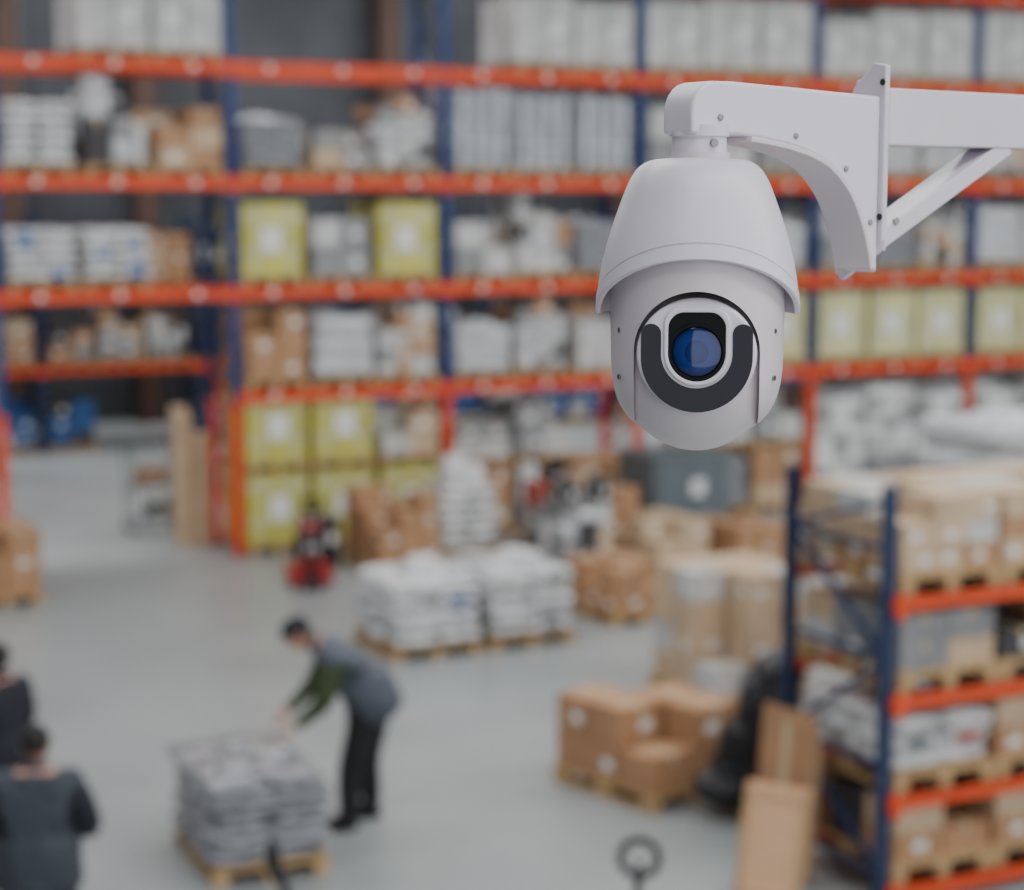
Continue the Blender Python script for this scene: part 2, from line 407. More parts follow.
single('white_sack_pile',lambda m:[sacks(m,.8,.9,pallet(m,.84,1.0),6,.14,M_sack),m.sup((-.12,-.1,1.12),(.2,.2,.3),M_sack,.8,.7,10,18,None,.1,5),m.sup((.22,.1,1.05),(.16,.2,.22),M_sack,.8,.7,10,18,None,.1,5)],(-.72,25.75,0),R(20))
single(AG,asst,(.75,24.9,0),R(30))
single(K1,lambda m:stack(m,.9,1.0,pallet(m),3,3,3,.22,M_kraft,.3,missing=.3),(1.2,26.9,0),R(26))
def greybox(m):
    m.box((0,0,.66),(1.25,1.0,1.04),M_greybox); m.box((0,0,1.2),(1.3,1.05,.06),M_greybox)
    for i in(-1,0,1): m.box((i*.52,0,.07),(.16,1.0,.14),M_rubber); m.box((i*.5,-.51,.66),(.07,.03,1.0),M_greybox)
    m.box((.1,-.52,.75),(.22,.02,.22),M_label)
single('grey_pallet_box',greybox,(2.35,27.4,0),PHI)
def redbox(m):
    z=pallet(m,.5,.5)
    for k in range(4): carton(m,random.uniform(-.03,.03),0,z+k*.2,.42,.42,.19,M_red,None,k%2==0,.9)
single('red_crate_stack',redbox,(.45,26.25,0),R(24))
for q,(x,y) in enumerate(((4.45,17.4),(5.5,17.9))):
    for k in range(3): inst(G[WR][(q+k)%4],'wrapped_pallet',(x,y,.944*k),R(25+k))
# black tarp-wrapped bundle
def bw(m):
    for k in range(4):
        m.sup((k*.03-.03,0,.22+.28*k),(.31-.04*k,.25-.02*k,.2),M_blackp,.6,.6,12,28,None,.3,4)
    m.sup((.04,0,.58),(.25,.22,.58),M_blackp,.5,.6,16,26,None,.18,4)
    m.sup((-.16,-.05,.14),(.26,.2,.14),M_blackp,.8,.8,10,24,None,.35,5)
o=single('black_wrapped_bundle',bw,(0,0,0),0); o.rotation_euler=(0,R(11),R(8)); o.location=(1.83,14.58,.05)
def flat(m):
    for k in range(5):
        m.box((k*.035,k*.012,.6-k*.02),(.026,.5,1.2-k*.05),M_kraft2 if k%2 else M_kraft); m.box((k*.035-.015,k*.01,.6),(.004,.08,1.05),M_tape)
o=single('flattened_cartons',flat,(0,0,0),PHI); o.rotation_euler=(0,R(5),PHI+R(10)); p=NL(-.27,.88); o.location=(p.x,p.y,.02)
def board(m):
    m.box((0,0,.4),(.022,.48,.80),M_ply)
    for z in(.05,.75): m.box((-.02,0,z),(.02,.48,.06),M_ply)
    for y in(-.22,.22): m.box((-.02,y,.4),(.02,.04,.74),M_wood)
o=single('wooden_board',board,(0,0,0),0); o.rotation_euler=(0,R(14),R(58)); o.location=(1.76,12.64,.01)
def krolls(m):
    for x,y,h in((0,0,1.85),(.22,.1,1.6),(-.1,.25,1.95)): m.cyl((x,y,0),(x,y,h),.12,M_kraft2,20); m.cyl((x,y,h),(x,y,h+.004),.04,M_dark,12)
single('kraft_paper_rolls',krolls,(-4.6,26.4,0),0)
def jack(name,loc,rz,mt,hand):
    m=MB()
    for i in(-1,1):
        m.box((i*.19,.55,.10),(.16,1.1,.05),mt); m.box((i*.19,1.13,.085),(.12,.1,.035),mt)
        m.cyl((i*.19-.05,1.0,.04),(i*.19+.05,1.0,.04),.04,M_rubber,14)
    m.box((0,-.06,.2),(.5,.12,.26),mt); m.box((0,-.1,.36),(.2,.14,.14),mt)
    for i in(-1,1): m.cyl((i*.06-.03,-.2,.09),(i*.06+.03,-.2,.09),.09,M_rubber,18)
    m.cyl((0,-.18,.15),(0,-.16,.5),.05,M_rubber,14)
    top=Vector((0,-.42,1.02)); m.cyl((0,-.18,.42),top,.026,hand,12)
    pts=[top+Vector((.0,-.0,0))]
    for t in range(13):
        a=-math.pi/2+2*math.pi*t/12; pts.append(top+Vector((math.cos(a)*.11,-.04-.02*math.sin(a),.11+math.sin(a)*.1)))
    m.tube(pts,.024,hand,10); m.bar(top+Vector((0,-.02,0)),top+Vector((0,-.05,.09)),.03,.03,hand)
    return m.build(name,loc,rz)
jack('pallet_truck',(-2.52,23.45,0),R(10),M_red,M_rubber)
jack('pallet_truck',(.64,9.9,0),R(170),M_orange,M_rubber)
jack('pallet_truck',(-.88,10.3,0),R(270),M_red,M_rubber)
def cart(m):
    for z in(.2,.7,1.2):
        m.box((0,0,z),(.7,.45,.02),M_greybox)
    for i in(-1,1):
        for j in(-1,1): m.cyl((i*.34,j*.21,.1),(i*.34,j*.21,1.35),.015,M_greybox,8); m.cyl((i*.34-.015,j*.21,.05),(i*.34+.015,j*.21,.05),.05,M_rubber,12)
    carton(m,0,0,.71,.4,.3,.25,M_kraft); carton(m,.1,0,.21,.35,.3,.25,M_greybox)
single('shelf_trolley',cart,(-5.3,27.6,0),R(26))

# ------------------------------------------------------------ people
def skin_eval(verts,edges,rad,levels=2,root=0):
    me=bpy.data.meshes.new('tmp'); me.from_pydata([tuple(v) for v in verts],edges,[])
    ob=bpy.data.objects.new('tmp',me); COL.objects.link(ob)
    ob.modifiers.new('sk','SKIN').use_smooth_shade=True
    for i,r in enumerate(rad):
        me.skin_vertices[0].data[i].radius=(r,r) if not isinstance(r,tuple) else r
        me.skin_vertices[0].data[i].use_root=(i==root)
    s=ob.modifiers.new('ss','SUBSURF'); s.levels=levels; s.render_levels=levels
    dg=bpy.context.evaluated_depsgraph_get(); dg.update()
    ev=ob.evaluated_get(dg); m2=ev.to_mesh()
    V=[v.co.copy() for v in m2.vertices]; F=[tuple(p.vertices) for p in m2.polygons]
    ev.to_mesh_clear(); bpy.data.objects.remove(ob); bpy.data.meshes.remove(me)
    return V,F
def segdist(p,a,b):
    ab=b-a; t=max(0,min(1,(p-a).dot(ab)/max(ab.length_squared,1e-9))); return (p-a-ab*t).length
def hand(mb,wrist,dirv,palm_n,thumb_side,curl=.5):
    d=dirv.normalized(); n=palm_n.normalized(); n=(n-d*n.dot(d)).normalized(); sd=d.cross(n)*thumb_side
    V=[wrist,wrist+d*.035]; E=[(0,1)]; Rr=[.026,.024]
    for k,(o,L) in enumerate(((.032,.075),(.011,.085),(-.011,.08),(-.031,.062))):
        kn=wrist+d*.088+sd*o; i0=len(V); V.append(kn); Rr.append(.0125); E.append((1,i0))
        p=kn;dd=d.copy()
        for q,fr in enumerate((.45,.3,.25)):
            dd=(dd+n*curl*(.35+.25*q)).normalized(); p=p+dd*L*fr; V.append(p); Rr.append(.0095-.001*q); E.append((len(V)-2,len(V)-1))
    p=wrist+d*.03+sd*.03; V.append(p); Rr.append(.013); E.append((1,len(V)-1))
    for q,(dd,L) in enumerate(((d*.7+sd*.7,.035),(d*.9+sd*.25+n*.3,.03))):
        p=p+dd.normalized()*L; V.append(p); Rr.append(.011-.001*q); E.append((len(V)-2,len(V)-1))
    v,f=skin_eval(V,E,Rr,1); mb.raw(v,f,M_skin,True)
    mb.sup((0,0,0),(.038,.048,.016),M_skin,.9,.8,8,16,Matrix.Translation(wrist+d*.05)@Matrix((sd,d,n)).transposed().to_4x4())
def head(mb,c,fd,up,hat=None,hair=M_hair):
    f=fd.normalized(); u=(up-f*up.dot(f)).normalized(); r=f.cross(u)
    M=Matrix((r,f,u)).transposed().to_4x4(); M.translation=c
    mb.sup((0,-.008,.012),(.077,.095,.098),M_skin,1,1,16,24,M)
    mb.sup((0,.018,-.05),(.056,.066,.07),M_skin,.95,.9,12,20,M)
    mb.sup((0,.092,-.012),(.013,.022,.028),M_skin,1,1,8,10,M); mb.sup((0,.1,-.03),(.017,.014,.011),M_skin,1,1,8,10,M)
    mb.sup((0,.08,-.065),(.025,.008,.006),M_lips,1,1,6,12,M)
    for i in(-1,1):
        mb.sup((i*.03,.078,.008),(.014,.012,.009),M_label,1,1,8,10,M); mb.sup((i*.03,.088,.008),(.006,.005,.006),M_hair,1,1,6,8,M)
        mb.sup((i*.03,.082,.03),(.02,.008,.004),M_hair,1,1,6,8,M)
        mb.sup((i*.078,-.005,-.005),(.01,.02,.032),M_skin,1,1,8,10,M)
    mb.sup((0,-.024,.03),(.086,.1,.1),hair,1,1,14,24,M,.05,14)
    if hat is not None:
        mb.sup((0,-.01,.055),(.096,.115,.085),hat,1,1,14,24,M); mb.cyl(M@Vector((0,-.01,.03)),M@Vector((0,-.01,.055)),.105,hat,24)
        mb.sup((0,.09,.045),(.06,.06,.008),hat,1,.8,8,18,M)
def human(name,J,cols,fd,up,hat=None,palmn=Vector((0,0,-1)),curl=.4,bulk=1.0,coat=False):
    J={k:Vector(v) for k,v in J.items()}
    names=['pelvis','spine','chest','neckb','neckt','shl','ell','wrl','shr','elr','wrr','hipl','knl','anl','tol','hipr','knr','anr','tor']
    rad={'pelvis':.17,'spine':.17,'chest':.185,'neckb':.095,'neckt':.058,'sh':.105,'el':.07,'wr':.04,'hip':.125,'kn':.094,'an':.07,'to':.042}
    idx={n:i for i,n in enumerate(names)}
    rr=[]
    for n in names:
        r=rad.get(n,rad.get(n[:-1])); rr.append(r if n in('neckt','wrl','wrr','tol','tor') else r*bulk)
    E=[('pelvis','spine'),('spine','chest'),('chest','neckb'),('neckb','neckt'),('chest','shl'),('shl','ell'),('ell','wrl'),('chest','shr'),('shr','elr'),('elr','wrr'),
       ('pelvis','hipl'),('hipl','knl'),('knl','anl'),('anl','tol'),('pelvis','hipr'),('hipr','knr'),('knr','anr'),('anr','tor')]
    v,f=skin_eval([J[n] for n in names],[(idx[a],idx[b]) for a,b in E],rr,2,0)
    mb=MB()
    lab={}
    for a,b in E:
        if b=='neckt': lab[(a,b)]=M_skin
        elif b in('spine','chest','neckb','shl','shr') or (coat and b in('hipl','hipr')): lab[(a,b)]=cols['torso']
        elif b[:2] in('el','wr'): lab[(a,b)]=cols['sleeve']
        elif b[:2]=='to': lab[(a,b)]=M_shoe
        else: lab[(a,b)]=cols['legs']
    groups={}
    for fc in f:
        c=sum((v[i] for i in fc),Vector())/len(fc)
        best=min(E,key=lambda e:segdist(c,J[e[0]],J[e[1]])-(.08 if e[1] in('spine','chest') else 0)); groups.setdefault(lab[best].name,[]).append(fc)
    for mn,fs in groups.items(): mb.raw(v,fs,bpy.data.materials[mn],True)
    ax=(J['neckt']-J['neckb']).normalized()
    mb.cyl(J['neckb']+ax*.02,J['neckb']+ax*.075,.088,cols['torso'],20,.07)
    d=(J['pelvis']-J['spine']).normalized(); hb=J['pelvis']+d*(.2 if coat else .12)
    side=(J['hipr']-J['hipl']).normalized(); fw=side.cross(d).normalized(); side=d.cross(fw).normalized()
    Mh=Matrix((side,fw,d)).transposed().to_4x4(); Mh.translation=(J['spine']+hb)/2
    L=(hb-J['spine']).length/2
    mb.sup((0,0,0),(.21*bulk,.172*bulk,L*1.15),cols['torso'],.45,.85,12,28,Mh,.07,8)
    for s_ in('l','r'):
        d=(J['wr'+s_]-J['el'+s_]); mb.cyl(J['wr'+s_]-d.normalized()*.05,J['wr'+s_]+d.normalized()*.005,.043,cols['sleeve'],14)
        hand(mb,J['wr'+s_],J.get('hd'+s_,J['wr'+s_]+d)-J['wr'+s_],palmn,1 if s_=='l' else -1,curl)
        fdv=(J['to'+s_]-J['an'+s_]); fdv.z=0; fdv.normalize(); sd=Vector((-fdv.y,fdv.x,0))
        Mf=Matrix((sd,fdv,Vector((0,0,1)))).transposed().to_4x4(); Mf.translation=Vector((J['an'+s_].x,J['an'+s_].y,0))+fdv*.07
        mb.sup((0,0,.045),(.052,.15,.045),M_shoe,.6,.8,10,20,Mf)
    head(mb,J['head'],fd,up,hat)
    return mb.build(name)
human('man_bending',dict(pelvis=(-1.06,14.3,.98),spine=(-1.16,14.3,1.18),chest=(-1.33,14.3,1.34),neckb=(-1.49,14.3,1.44),neckt=(-1.56,14.29,1.47),head=(-1.645,14.27,1.52),
  shl=(-1.37,14.06,1.33),ell=(-1.42,13.98,1.05),wrl=(-1.62,13.98,.89),hdl=(-1.74,13.97,.80),
  shr=(-1.40,14.53,1.33),elr=(-1.54,14.48,1.08),wrr=(-1.72,14.28,.93),hdr=(-1.82,14.17,.84),
  hipl=(-1.10,14.20,.90),knl=(-1.24,14.18,.50),anl=(-1.26,14.16,.10),tol=(-1.41,14.14,.05),
  hipr=(-1.07,14.41,.90),knr=(-1.14,14.43,.50),anr=(-1.10,14.47,.10),tor=(-1.25,14.45,.05)),
  dict(torso=M_vest,sleeve=M_green,legs=M_trous),Vector((-.85,-.1,-.55)),Vector((-.5,0,.8)),hat=M_navy,bulk=1.18)
def stand(x,y,yaw,J2=None):
    Rm=Matrix.Rotation(yaw,4,'Z'); T=Matrix.Translation((x,y,0))
    J=dict(pelvis=(0,0,.95),spine=(0,.01,1.12),chest=(0,.0,1.31),neckb=(0,-.01,1.47),neckt=(0,.01,1.54),head=(0,.035,1.63),
      shl=(-.20,0,1.39),ell=(-.30,.03,1.12),wrl=(-.24,.27,1.05),hdl=(-.2,.38,1.06),shr=(.20,0,1.39),elr=(.30,.03,1.12),wrr=(.24,.26,1.03),hdr=(.18,.36,1.03),
      hipl=(-.1,0,.88),knl=(-.11,.02,.49),anl=(-.12,-.02,.1),tol=(-.14,.13,.05),hipr=(.1,0,.88),knr=(.11,.05,.49),anr=(.12,.03,.1),tor=(.14,.18,.05))
    if J2: J.update(J2)
    return {k:T@Rm@Vector(v) for k,v in J.items()},(Rm@Vector((0,1,0)))
J,fd=stand(-2.80,10.85,R(8)); human('man_in_grey_jacket',J,dict(torso=M_vest2,sleeve=M_navy,legs=M_trous),(fd+Vector((0,0,-.25))),Vector((0,0,1)),bulk=1.2,coat=True)
J,fd=stand(-3.60,13.0,R(60)); human('man_in_dark_coat',J,dict(torso=M_navy,sleeve=M_trous,legs=M_vest2),fd,Vector((0,0,1)),bulk=1.1)

# ------------------------------------------------------------ security camera (hero)
K=1/905.0
cam_e=bpy.data.objects.new('security_camera',None); COL.objects.link(cam_e)
cam_e.location=(.2045,2.10,4.694); cam_e.rotation_euler=(0,0,R(-5.54)); cam_e.empty_display_size=.05
def fin(o,ang=30):
    me=o.data
    for p in me.polygons: p.use_smooth=True
    me.set_sharp_from_angle(angle=R(ang)); return o
def interp(tab,x):
    if x<=tab[0][0]: return tab[0][1]
    for (a,b),(c,d) in zip(tab,tab[1:]):
        if x<=c: return b+(d-b)*(x-a)/(c-a)
    return tab[-1][1]
def catmull(tab,n=6):
    out=[]
    for i in range(len(tab)-1):
        p0=tab[max(i-1,0)];p1=tab[i];p2=tab[i+1];p3=tab[min(i+2,len(tab)-1)]
        for k in range(n):
            t=k/n; out.append(tuple(.5*((2*p1[j])+(-p0[j]+p2[j])*t+(2*p0[j]-5*p1[j]+4*p2[j]-p3[j])*t*t+(-p0[j]+3*p1[j]-3*p2[j]+p3[j])*t**3) for j in(0,1)))
    out.append(tab[-1]); return out
def lathe(name,prof,mt,seg=96,closed=False,parent=None):
    vs=[];fs=[];n=len(prof)
    for (y,r) in prof:
        for j in range(seg):
            a=2*math.pi*j/seg; vs.append((math.cos(a)*r*K,math.sin(a)*r*K,(300-y)*K))
    for i in range(n if closed else n-1):
        for j in range(seg):
            a=i*seg+j;b=i*seg+(j+1)%seg;c=((i+1)%n)*seg+(j+1)%seg;d=((i+1)%n)*seg+j; fs.append((a,d,c,b))
    m=MB(); m.raw(vs,fs,mt,True); o=m.build(name,parent=parent); return o
rtab=[(160,28),(161.5,44),(165,54),(172,62.5),(185,70),(200,76),(230,86.5),(255,93.5),(275,97.5),(295,100),(325,101)]
rs=catmull(rtab,5)
rf=lambda y: interp(rs,y)
seg=144; rows=[]; vs=[];fs=[]
def yrim(al):
    a=min(abs(al),math.pi/2); return 258+56*(1-math.cos(a))**1.05
ytop=[160,160.6,161.5,163,165,168,172,178,185,192,200,210,220,230]
def ring(fn):
    r0=[]
    for j in range(seg):
        al=-math.pi+2*math.pi*j/seg; y,r=fn(al); r0.append((math.sin(al)*r*K,-math.cos(al)*r*K,(300-y)*K))
    rows.append(r0)
for y in ytop: ring(lambda al,y=y:(y,rf(y)))
for t in(.25,.5,.75,1.0): ring(lambda al,t=t:((lambda yy:(yy,rf(yy)))(230+(yrim(al)-17-230)*t if yrim(al)-17>230 else 230)))
ring(lambda al:(yrim(al)-16.4,rf(yrim(al)-16)-1.3)); ring(lambda al:(yrim(al)-15.2,rf(yrim(al)-16)-1.3))
ring(lambda al:(yrim(al)-14.6,rf(yrim(al)-14)+.8)); ring(lambda al:(yrim(al)-8,rf(yrim(al)-8)+1.0)); ring(lambda al:(yrim(al)-1.5,rf(yrim(al))+1.0)); ring(lambda al:(yrim(al),rf(yrim(al))-.4))
ring(lambda al:(yrim(al),rf(yrim(al))-4)); ring(lambda al:(yrim(al)-20,rf(yrim(al)-20)-6)); ring(lambda al:(225,70)); ring(lambda al:(220,5))
for r0 in rows: vs+=r0
for i in range(len(rows)-1):
    for j in range(seg):
        fs.append((i*seg+j,i*seg+(j+1)%seg,(i+1)*seg+(j+1)%seg,(i+1)*seg+j))
fs.append(tuple(range(seg)))
m=MB(); m.raw(vs,fs,M_cam,True); o=m.build('shroud',parent=cam_e)
bm=bmesh.new(); bm.from_mesh(o.data); bmesh.ops.recalc_face_normals(bm,faces=bm.faces); bm.to_mesh(o.data); bm.free(); fin(o,40)
m=MB()
def ly(y): return (300-y)*K
m.cyl((0,0,ly(162)),(0,0,ly(155)),31*K,M_cam2,64); m.cyl((0,0,ly(155)),(0,0,ly(135)),27*K,M_cam,64); m.cyl((0,0,ly(139)),(0,0,ly(128)),29.5*K,M_cam,64)
a=R(-60); m.cyl((math.cos(a)*27*K,math.sin(a)*27*K,ly(146)),(math.cos(a)*31*K,math.sin(a)*31*K,ly(146)),4*K,M_screw,16)
o=m.build('neck',parent=cam_e,bevel=.0012)
m=MB(); m.cyl((0,0,ly(264)),(0,0,ly(235)),80*K,M_shade,64); m.build('core',parent=cam_e)
yk=[(258,85),(300,86.5),(350,86),(372,85),(388,82.5),(402,78),(414,71),(423,62),(427,55)]
yo=catmull(yk,4); inn=[(424,50),(416,60),(404,68),(388,73),(370,76),(300,76),(258,76)]
yoke=lathe('yoke',yo+inn,M_cam2,128,True,cam_e)
cut=MB(); ol=[]
for t in range(33):
    a=math.pi*t/32; ol.append((math.cos(a)*61,348-math.sin(a)*60))
ol=[(61,460)]+ol+[(-61,460)]
vv=[(x*K,-.2,(300-y)*K) for x,y in ol]+[(x*K,-.01,(300-y)*K) for x,y in ol]; n=len(ol)
cut.raw(vv,[tuple(range(n)),tuple(range(2*n-1,n-1,-1))]+[(i,n+i,n+(i+1)%n,(i+1)%n) for i in range(n)],M_cam2); co=cut.build('cutter',parent=cam_e)
for ob in(yoke,co):
    bm=bmesh.new(); bm.from_mesh(ob.data); bmesh.ops.recalc_face_normals(bm,faces=bm.faces); bm.to_mesh(ob.data); bm.free()
bo=yoke.modifiers.new('b','BOOLEAN'); bo.operation='DIFFERENCE'; bo.solver='EXACT'; bo.object=co
dg=bpy.context.evaluated_depsgraph_get(); dg.update()
nm=bpy.data.meshes.new_from_object(yoke.evaluated_get(dg)); yoke.modifiers.clear(); yoke.data=nm
bpy.data.objects.remove(co); fin(yoke,35)
bv=yoke.modifiers.new('bv','BEVEL'); bv.width=.0016; bv.segments=3; bv.limit_method='ANGLE'; bv.angle_limit=R(50)
bp=[(286,0.1),(287,20),(290,40),(296,54),(306,64),(320,70.5),(340,74),(358,75.2),(375,75.5)]
bp=catmull(bp,4)
for t in range(1,21):
    a=math.pi/2*t/20; bp.append((375+76*math.sin(a),max(.1,75.5*math.cos(a))))
ball=lathe('ball_housing',bp,M_cam2,96,False,cam_e)
m=MB(); pts=[]
for t in range(-20,21):
    a=R(t*3.2); e=R(-37); pts.append((math.sin(a)*math.cos(e)*75.2*K,-math.cos(a)*math.cos(e)*75.2*K,(300-375)*K+math.sin(e)*75.2*K))
m.tube(pts,.3*K,M_screw,6); m.build('seam',parent=cam_e)
FS=.965; FYC=353; FDY=-4
def fp(x,y): return (x*FS, FYC+(y-FYC)*FS+FDY)
def slab(m,ol,y0,y1,mt,smooth=False):
    n=len(ol); vv=[(x*K,y0*K,(300-y)*K) for x,y in ol]+[(x*K,y1*K,(300-y)*K) for x,y in ol]
    m.raw(vv,[tuple(range(n)),tuple(range(2*n-1,n-1,-1))],mt); m.raw(vv,[(i,n+i,n+(i+1)%n,(i+1)%n) for i in range(n)],mt,smooth)
def band(m,A,B,y0,y1,mt,closed):
    n=len(A); vv=[]
    for x,y in A: vv.append((x*K,y0*K,(300-y)*K))
    for x,y in B: vv.append((x*K,y0*K,(300-y)*K))
    for x,y in A: vv.append((x*K,y1*K,(300-y)*K))
    for x,y in B: vv.append((x*K,y1*K,(300-y)*K))
    fs=[]
    for i in range(n if closed else n-1):
        j=(i+1)%n; fs+=[(i,j,n+j,n+i),(2*n+i,3*n+i,3*n+j,2*n+j),(i,2*n+i,2*n+j,j),(n+i,n+j,3*n+j,3*n+i)]
    m.raw(vv,fs,mt)
def recalc(o):
    bm=bmesh.new(); bm.from_mesh(o.data); bmesh.ops.remove_doubles(bm,verts=bm.verts,dist=1e-6); bmesh.ops.recalc_face_normals(bm,faces=bm.faces); bm.to_mesh(o.data); bm.free(); return o
ol=[]
for t in range(64):
    a=2*math.pi*t/64; ol.append(fp(60*math.cos(a), 352-(56 if math.sin(a)>0 else 58)*math.sin(a)))
m=MB(); slab(m,ol,-78,-35,M_cam,True); o=m.build('face_plate',parent=cam_e); recalc(o); fin(o,40)
bv=o.modifiers.new('bv','BEVEL'); bv.width=.005; bv.segments=5; bv.limit_method='ANGLE'; bv.angle_limit=R(50)
hw=45.5; pth=[]
for d in(10,9.5,8.5,7,5,2.5,0): pth.append(((-hw,332-d),(1,0),math.sqrt(max(0,100-d*d))+.05))
pth.append(((-hw,345),(1,0),10))
for t in range(0,33):
    a=math.pi+math.pi*t/32; pth.append(((hw*math.cos(a),353-hw*math.sin(a)),(-math.cos(a),math.sin(a)),10+2.0*math.sin(math.pi*t/32)))
pth.append(((hw,345),(-1,0),10))
for d in(0,2.5,5,7,8.5,9.5,10): pth.append(((hw,332-d),(-1,0),math.sqrt(max(0,100-d*d))+.05))
A=[fp(c[0]-n_[0]*w,c[1]-n_[1]*w) for c,n_,w in pth]; B=[fp(c[0]+n_[0]*w,c[1]+n_[1]*w) for c,n_,w in pth]
m=MB(); band(m,A,B,-79.2,-77,M_ir,False); recalc(m.build('infrared_window',parent=cam_e))
def hood(h,top,cy=351):
    o=[]
    for t in range(25):
        a=math.pi+math.pi*t/24; o.append(fp(h*math.cos(a),cy-h*math.sin(a)))
    rc=min(16,h-2)
    for t in range(9):
        a=math.pi/2*t/8; o.append(fp(h-rc+rc*math.cos(a),top+rc-rc*math.sin(a)))
    for t in range(9):
        a=math.pi/2+math.pi/2*t/8; o.append(fp(-h+rc+rc*math.cos(a),top+rc-rc*math.sin(a)))
    return o
m=MB(); band(m,hood(32.5,306),hood(28.5,310.5),-81.5,-76,M_cam,True); o=recalc(m.build('lens_bezel',parent=cam_e))
bv=o.modifiers.new('bv','BEVEL'); bv.width=.0012; bv.segments=3; bv.limit_method='ANGLE'; bv.angle_limit=R(50)
m=MB(); slab(m,hood(29,310),-78.8,-74,M_blk); recalc(m.build('lens_recess',parent=cam_e))
lc=fp(0,350); lz=(300-lc[1])*K
m=MB()
def disc_ring(m,r0,r1,y0,y1,mt,n=64):
    A=[(r0*math.cos(2*math.pi*t/n),lc[1]-r0*math.sin(2*math.pi*t/n)) for t in range(n)]; B=[(r1*math.cos(2*math.pi*t/n),lc[1]-r1*math.sin(2*math.pi*t/n)) for t in range(n)]
    band(m,A,B,y0,y1,mt,True)
disc_ring(m,27.5,25,-81,-77,M_blk); recalc(m.build('lens_ring',parent=cam_e))
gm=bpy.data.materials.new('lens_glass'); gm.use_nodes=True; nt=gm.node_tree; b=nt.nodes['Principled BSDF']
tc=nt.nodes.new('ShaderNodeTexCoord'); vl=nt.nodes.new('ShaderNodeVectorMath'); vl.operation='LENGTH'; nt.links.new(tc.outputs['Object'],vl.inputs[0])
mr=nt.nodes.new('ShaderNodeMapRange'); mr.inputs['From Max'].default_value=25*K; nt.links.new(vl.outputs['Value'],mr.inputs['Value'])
cr=nt.nodes.new('ShaderNodeValToRGB'); e=cr.color_ramp.elements; e[0].position=0; e[0].color=(.012,.04,.18,1); e[1].position=1; e[1].color=(.004,.006,.02,1)  # blue coating colour, with the bright centre highlight painted into the ramp
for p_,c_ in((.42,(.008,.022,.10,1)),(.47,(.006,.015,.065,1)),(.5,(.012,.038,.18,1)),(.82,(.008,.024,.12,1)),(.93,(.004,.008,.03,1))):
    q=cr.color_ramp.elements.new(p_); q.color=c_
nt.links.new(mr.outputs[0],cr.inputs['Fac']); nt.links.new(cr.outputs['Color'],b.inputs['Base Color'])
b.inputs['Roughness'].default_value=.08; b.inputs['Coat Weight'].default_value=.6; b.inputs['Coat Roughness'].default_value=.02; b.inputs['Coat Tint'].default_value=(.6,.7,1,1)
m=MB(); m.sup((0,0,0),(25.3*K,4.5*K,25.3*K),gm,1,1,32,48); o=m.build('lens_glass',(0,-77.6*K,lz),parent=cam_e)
m=MB()
for sx in(-1,1):
    for yy,ang in((374,62),(328,62)):
        a=R(ang)*sx; d=Vector((math.sin(a),-math.cos(a),0)); p=d*85.2*K+Vector((0,0,ly(yy))); m.cyl(p,p+d*1.6*K,2.6*K,M_screw,16)
m.build('yoke_screws',parent=cam_e)

# mounting arm (own direction: to the right and receding)
AR=R(36.87)+R(5.54)
und=catmull([(.034,.180),(.0757,.176),(.130,.167),(.178,.150),(.213,.120),(.234,.085),(.247,.050),(.251,.030)],6)
top=[(.262,.229),(.2,.231),(.12,.234),(.03,.237)]
elb=[(.008,.237),(-.004,.2365),(-.013,.234),(-.021,.229),(-.027,.222),(-.031,.213),(-.0325,.203),(-.0325,.180)]
ol=und+[(.262,.024)]+top+elb
def extr(m,ol,y0,y1,mt):
    n=len(ol); vv=[(x,y0,z) for x,z in ol]+[(x,y1,z) for x,z in ol]
    m.raw(vv,[tuple(range(n)),tuple(range(2*n-1,n-1,-1))]+[(i,n+i,n+(i+1)%n,(i+1)%n) for i in range(n)],mt)
m=MB(); extr(m,ol,-.024,.024,M_cam); arm=m.build('bracket_arm',rz=AR,parent=cam_e); recalc(arm); fin(arm,25)
bv=arm.modifiers.new('bv','BEVEL'); bv.width=.008; bv.segments=4; bv.limit_method='ANGLE'; bv.angle_limit=R(60)
m=MB()
lo=und[3:]
A=[(x,z) for x,z in lo]; B=[]
for i,(x,z) in enumerate(lo):
    a=lo[max(i-1,0)]; b2=lo[min(i+1,len(lo)-1)]; t=Vector((b2[0]-a[0],b2[1]-a[1])).normalized(); nrm=Vector((t.y,-t.x))
    B.append((x+nrm.x*.006,z+nrm.y*.006))
n=len(A); hwf=.029
vv=[(x,-hwf,z) for x,z in A]+[(x,-hwf,z) for x,z in B]+[(x,hwf,z) for x,z in A]+[(x,hwf,z) for x,z in B]; fs=[]
for i in range(n-1):
    j=i+1; fs+=[(i,j,n+j,n+i),(2*n+i,3*n+i,3*n+j,2*n+j),(i,2*n+i,2*n+j,j),(n+i,n+j,3*n+j,3*n+i)]
fs+=[(0,n,3*n,2*n),(n-1,3*n-1,4*n-1,2*n-1)]
m.raw(vv,fs,M_cam2)
for i in(8,18,28):
    if i<len(A):
        a=A[max(i-1,0)]; b2=A[min(i+1,len(A)-1)]; t=Vector((b2[0]-a[0],b2[1]-a[1])).normalized(); nx,nz_=-t.y,t.x
        if nz_<0: nx,nz_=-nx,-nz_
        x,z=A[i]; x+=nx*.012; z+=nz_*.012; m.cyl((x,-.0238,z),(x,-.0262,z),.0035,M_screw,16)
m.cyl((.008,-.0238,.198),(.008,-.0262,.198),.004,M_screw,16)
o=m.build('arm_flange',rz=AR,parent=cam_e); recalc(o)
bv=o.modifiers.new('bv','BEVEL'); bv.width=.0012; bv.segments=2; bv.limit_method='ANGLE'; bv.angle_limit=R(50)
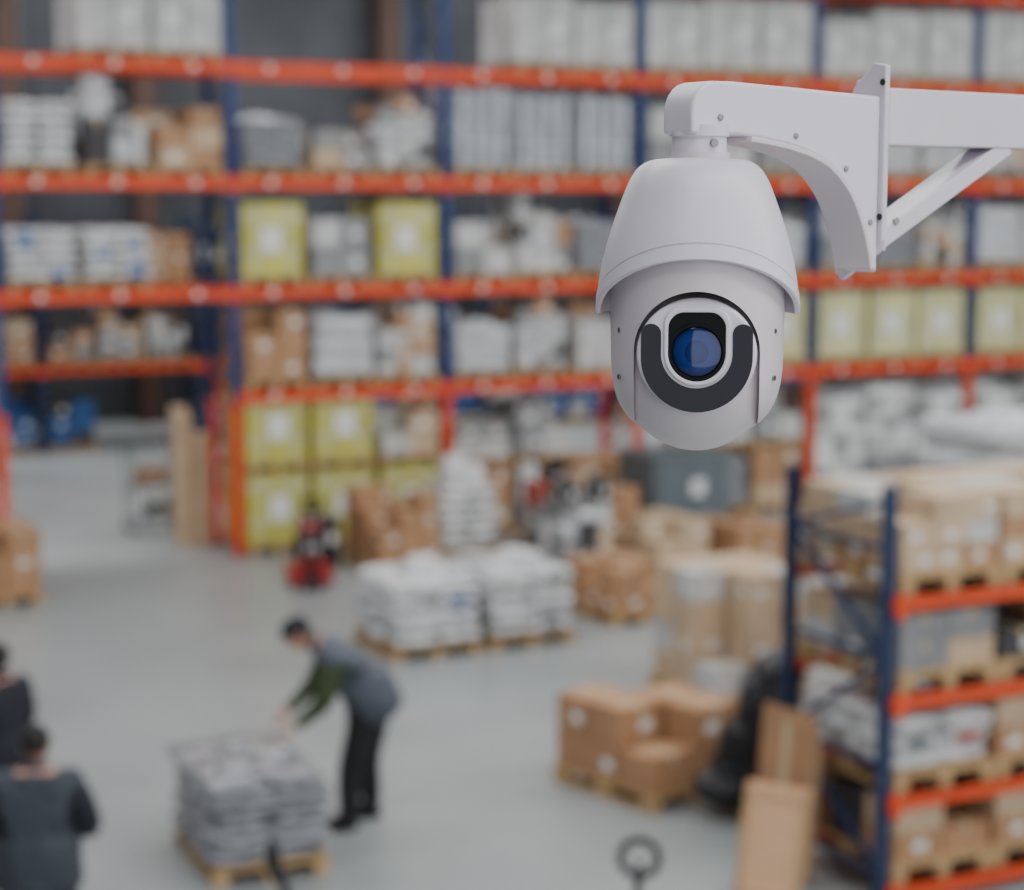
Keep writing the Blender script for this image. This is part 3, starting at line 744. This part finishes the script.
def yzplate(m,poly,x0,x1,mt):
    n=len(poly); vv=[(x0,y,z) for y,z in poly]+[(x1,y,z) for y,z in poly]
    m.raw(vv,[tuple(range(n)),tuple(range(2*n-1,n-1,-1))]+[(i,n+i,n+(i+1)%n,(i+1)%n) for i in range(n)],mt)
m=MB(); yzplate(m,[(-.030,.264),(-.012,.268),(.020,.240),(.026,.225),(.03,.09),(.044,.055),(.044,.024),(.034,.014),(-.022,.048),(-.030,.062)],.262,.2705,M_alu)
for zz in(.09,.245): m.cyl((.2625,-.0268,zz),(.2590,-.0268,zz),.004,M_dark,16)
o=recalc(m.build('mount_plate',rz=AR,parent=cam_e)); bv=o.modifiers.new('bv','BEVEL'); bv.width=.0018; bv.segments=3; bv.limit_method='ANGLE'; bv.angle_limit=R(25)

be=bpy.data.objects.new('steel_mounting_bracket',None); COL.objects.link(be); be.location=(.2045,2.10,4.694); be.rotation_euler=(0,0,R(36.87)); be.empty_display_size=.05
m=MB(); yzplate(m,[(-.024,.25),(.024,.25),(.024,.05),(-.024,.05)],.2708,.277,M_alu); m.box((.76,0,.206),(.965,.046,.066),M_alu)
recalc(m.build('beam',parent=be,bevel=.002))
m=MB(); m.bar((.272,0,.062),(.50,0,.176),.042,.021,M_alu)
m.build('strut',parent=be,bevel=.0015)
m=MB()
for a_,zz in((.295,.085),): m.cyl((a_,-.020,zz),(a_,-.0235,zz),.0045,M_screw,12)
m.build('bolts',parent=be)
hcolumn('steel_column',(.2045+.8*1.42,2.10+.6*1.42,0),.34,HC,M_col,R(36.87+90))

# ------------------------------------------------------------ lights
for i,n_ in enumerate((-27,-17,-7,3,12)):
    l=bpy.data.lights.new('skylight','AREA'); l.shape='RECTANGLE'; l.size=36; l.size_y=2.6; l.energy=2050; l.color=(.965,.98,1)
    o=bpy.data.objects.new('skylight',l); COL.objects.link(o); o.location=RL(6,n_,HC-.15); o.rotation_euler=(0,0,PHI)
w=bpy.data.worlds.new('world'); SC.world=w; w.use_nodes=True
bg=w.node_tree.nodes['Background']; bg.inputs['Color'].default_value=(.93,.955,1,1); bg.inputs['Strength'].default_value=1.45

# ------------------------------------------------------------ camera
cd=bpy.data.cameras.new('camera'); co=bpy.data.objects.new('camera',cd); COL.objects.link(co)
cd.sensor_width=36; cd.lens=1900/1024*36; co.location=(0,0,4.8); co.rotation_euler=(R(90)-math.atan(242/1900),0,0)
cd.clip_start=.05; cd.clip_end=200
cd.dof.use_dof=True; cd.dof.focus_distance=2.03; cd.dof.aperture_fstop=3.0
SC.camera=co
